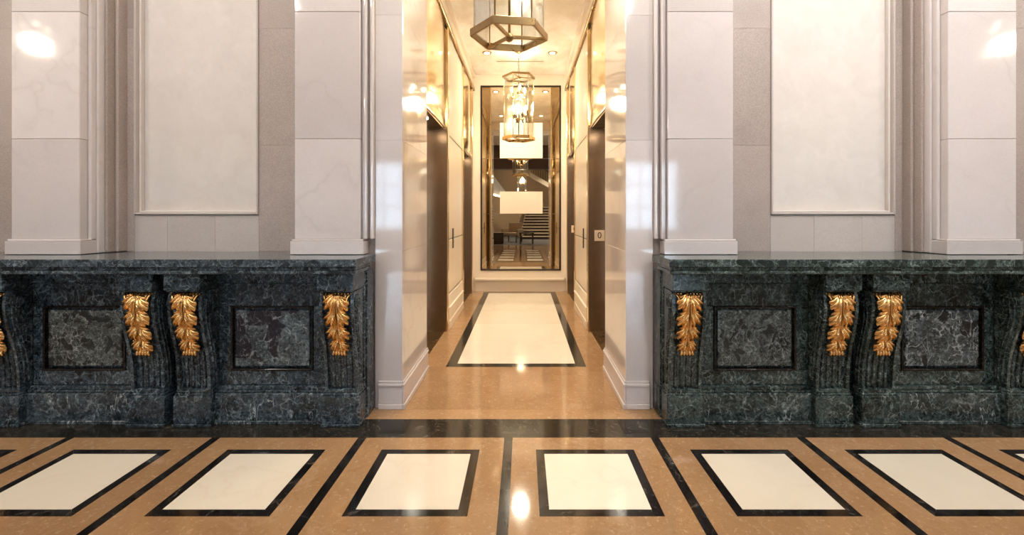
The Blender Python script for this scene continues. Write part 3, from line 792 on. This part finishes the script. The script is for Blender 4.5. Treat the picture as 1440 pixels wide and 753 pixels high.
# ------------------------------------------------------------------ small wall fittings
def text_mesh(txt, size):
    cu = bpy.data.curves.new('txt', 'FONT'); cu.body = txt; cu.size = size; cu.align_x = 'CENTER'; cu.align_y = 'CENTER'; cu.extrude = .001
    o = bpy.data.objects.new('txt', cu); COL.objects.link(o); bpy.context.view_layer.update()
    me = bpy.data.meshes.new_from_object(o.evaluated_get(bpy.context.evaluated_depsgraph_get())); bpy.data.objects.remove(o)
    return me
def plate(y, label):
    xc = AX+HD+.115
    pl = empty('number_plate', (xc, y, 1.115)); tag(pl, label, 'sign', 'floor number plates')
    MB().box(-.058,.058,-.006,-.0005,-.062,.062).build('plate', M['plate'], pl, .0015)
    me = text_mesh('0', .10); o = link('numeral', me, M['ink'], pl, (0,-.0072,0)); o.rotation_euler = (R(90),0,0)
plate(OPEN[0][1], 'ivory plate with a dark 0 on the bronze jamb next to the portal')
plate(OPEN[1][1], 'ivory plate with a dark 0 on the bronze jamb next to the mirror wall')
for s, lb in ((-1, 'slim dark elevator call plate on the veneer wall without number plates'), (1, 'slim dark elevator call plate on the veneer wall with the 0 plates')):
    cp = empty('call_plate', (AX+s*(HD-.004), 5.56, 1.0615)); tag(cp, lb, 'call button')
    x = -s
    MB().box(0.0005*x, .010*x, -.032, .032, -.125, .125).build('plate', M['dark_line'], cp, .002)
    for z in (-.045, .045):
        b = MB().lathe([(.014,0),(.014,.004),(.010,.006)], (0,0,0), 14); b.v = [((.010+c)*x, a, bb+z) for a,bb,c in b.v]; b.build('button', M['brass'], cp)

# ------------------------------------------------------------------ the lobby behind the camera (seen in the mirror and the polished stone)
MBx = MB().box(-8.2,-8.05,-13.2,3.7,0,ZL); struct(MBx.build('wall_lobby_left', M['wall_honed']), 'lobby side wall')
struct(MB().box(8.05,8.2,-13.2,3.7,0,ZL).build('wall_lobby_right', M['wall_honed']), 'lobby side wall')
WXS = ((-6.9,-4.5),(4.3,6.7)); b = MB()
xs_ = [-8.05, WXS[0][0], WXS[0][1], WXS[1][0], WXS[1][1], 8.05]
for a, c in ((xs_[0],xs_[1]),(xs_[2],xs_[3]),(xs_[4],xs_[5])): b.box(a, c, -13.2, -13.05, 0, ZL)
for a, c in WXS: b.box(a, c, -13.2, -13.05, 0, .7); b.box(a, c, -13.2, -13.05, 3.7, ZL)
struct(b.build('wall_rear', M['beige_wall']), 'beige rear wall of the lobby with two tall windows')
for i, (a, c) in enumerate(WXS):
    wn = struct(MB().box(a, c, -13.14, -13.13, .7, 3.7).build('window_%d' % (i+1), M['window_glass']), 'tall daylight window')
    for k in range(4):
        xx = a+(c-a)*k/3; xx = min(max(xx, a+.04), c-.04); MB().box(xx-.04, xx+.04, -13.13, -13.07, .7, 3.7).build('mullion', M['white'], wn)
    for z in (.74, 1.7, 2.7, 3.66): MB().box(a, c, -13.128, -13.08, z-.035, z+.035).build('transom_bar', M['white'], wn)
trim = struct(MB().box(-8.05, 8.05, -3.4, -2.95, 3.30, ZL-.001).build('trim_1', M['brown_beam']), 'dark brown dropped beam across the lobby')
# staircase
st = empty('staircase', (.9, -9.2, 0)); tag(st, 'dark staircase with pale step edges rising at the rear of the lobby', 'staircase')
nst = 11
for k in range(nst):
    y0 = -.32*k; w0 = 1.1-.045*k
    MB().box(-w0, 1.0, y0-.34, y0, 0 if k == 0 else .17*k-.02, .17*(k+1)-.04).build('riser', M['dark_wood'], st)
    MB().box(-w0-.03, 1.0, y0-.345, y0+.025, .17*(k+1)-.04, .17*(k+1)).build('tread', M['step_stone'], st, .004)
for sx in (-1, 1):
    b = MB()
    for k in range(nst):
        x = (-1.1+.045*k-.02) if sx < 0 else .98
        b.tube([(x, -.32*k-.16, .17*(k+1)), (x, -.32*k-.16, .17*(k+1)+.9)], .012, 6)
    b.build('balustrade', M['dark_wood'], st)
    b = MB(); b.tube([(-1.12 if sx < 0 else .98, -.1, 1.15), (-.62 if sx < 0 else .98, -.32*nst, .17*nst+.95)], .03, 8); b.build('handrail', M['brass'], st)
# upper flight crossing behind
uf = empty('upper_stair_flight', (.6, -12.2, 2.0)); tag(uf, 'upper flight of dark balustraded stairs crossing the rear wall', 'staircase')
b = MB(); b.add([(-.2,-.3,1.75),(2.6,-.3,.15),(2.6,-.3,.45),(-.2,-.3,2.05),(-.2,.3,1.75),(2.6,.3,.15),(2.6,.3,.45),(-.2,.3,2.05)], [(0,1,2,3),(7,6,5,4),(0,4,5,1),(1,5,6,2),(2,6,7,3),(3,7,4,0)]); b.build('stringer', M['step_stone'], uf)
for k in range(18):
    x = -.1+.15*k; z = 2.0-1.6*(x+.2)/2.8
    MB().tube([(x,-.28,z),(x,-.28,z+.75)], .014, 6).build('baluster', M['dark_wood'], uf)
MB().bar((-.2,-.28,2.8), (2.6,-.28,1.2), .05, .05).build('handrail', M['dark_wood'], uf)
# sloping white soffit with a lit edge
sf = empty('sloping_soffit', (-2.0, -9.5, 0)); tag(sf, 'sloping white soffit with a glowing lower edge at the rear of the lobby', 'soffit')
b = MB(); b.add([(-1.6,0,3.0),(1.15,0,2.35),(1.15,0,2.48),(-.2,0,4.28),(-1.6,0,4.28),(-1.6,-2,3.0),(1.15,-2,2.35),(1.15,-2,2.48),(-.2,-2,4.28),(-1.6,-2,4.28)], [(0,1,2,3,4),(9,8,7,6,5),(0,5,6,1),(1,6,7,2),(2,7,8,3),(3,8,9,4),(4,9,5,0)]); b.build('soffit_slab', M['white'], sf)
MB().bar((-1.6,.02,2.96), (1.15,.02,2.31), .04, .06).build('edge_light', M['led'], sf)
# furniture
def side_table(x, y, label):
    t_ = empty('side_table', (x, y, 0)); tag(t_, label, 'table')
    MB().box(-.35,.35,-.30,.30,.50,.55).build('table_top', M['dark_wood'], t_, .006)
    for sx in (-1,1):
        for sy in (-1,1): MB().box(sx*.29-.035,sx*.29+.035,sy*.24-.035,sy*.24+.035,0,.50).build('leg', M['dark_wood'], t_, .004)
side_table(.15, -5.2, 'square dark wood side table standing on the grey carpet')
def chair(x, y, rz, label):
    c = empty('armchair', (x, y, 0)); c.rotation_euler = (0,0,rz); tag(c, label, 'armchair')
    MB().box(-.36,.36,-.36,.36,.34,.48).build('seat', M['seat_fabric'], c, .03, 3)
    MB().box(-.36,.36,-.44,-.32,.34,.98).build('backrest', M['seat_fabric'], c, .03, 3)
    for sx in (-1,1):
        MB().box(sx*.40-.04,sx*.40+.04,-.42,.36,.30,.66).build('armrest', M['seat_fabric'], c, .02, 2)
        for sy in (-1,1): MB().box(sx*.36-.025,sx*.36+.025,sy*.34-.025,sy*.34+.025,0,.34).build('leg', M['dark_wood'], c)
chair(-.55, -6.6, 0.4, 'tan upholstered armchair by the dark side table')
bench = empty('low_cabinet', (-1.35, -5.2, 0)); tag(bench, 'low black cabinet on the grey carpet', 'cabinet')
MB().box(-.5,.42,-.25,.25,.04,.5).build('body', M['dark_wood'], bench, .006)
MB().box(-.46,.38,-.22,.22,0,.04).build('base', M['ink'], bench)
MB().box(-.53,.45,-.28,.28,.5,.53).build('top', M['dark_wood'], bench, .004)
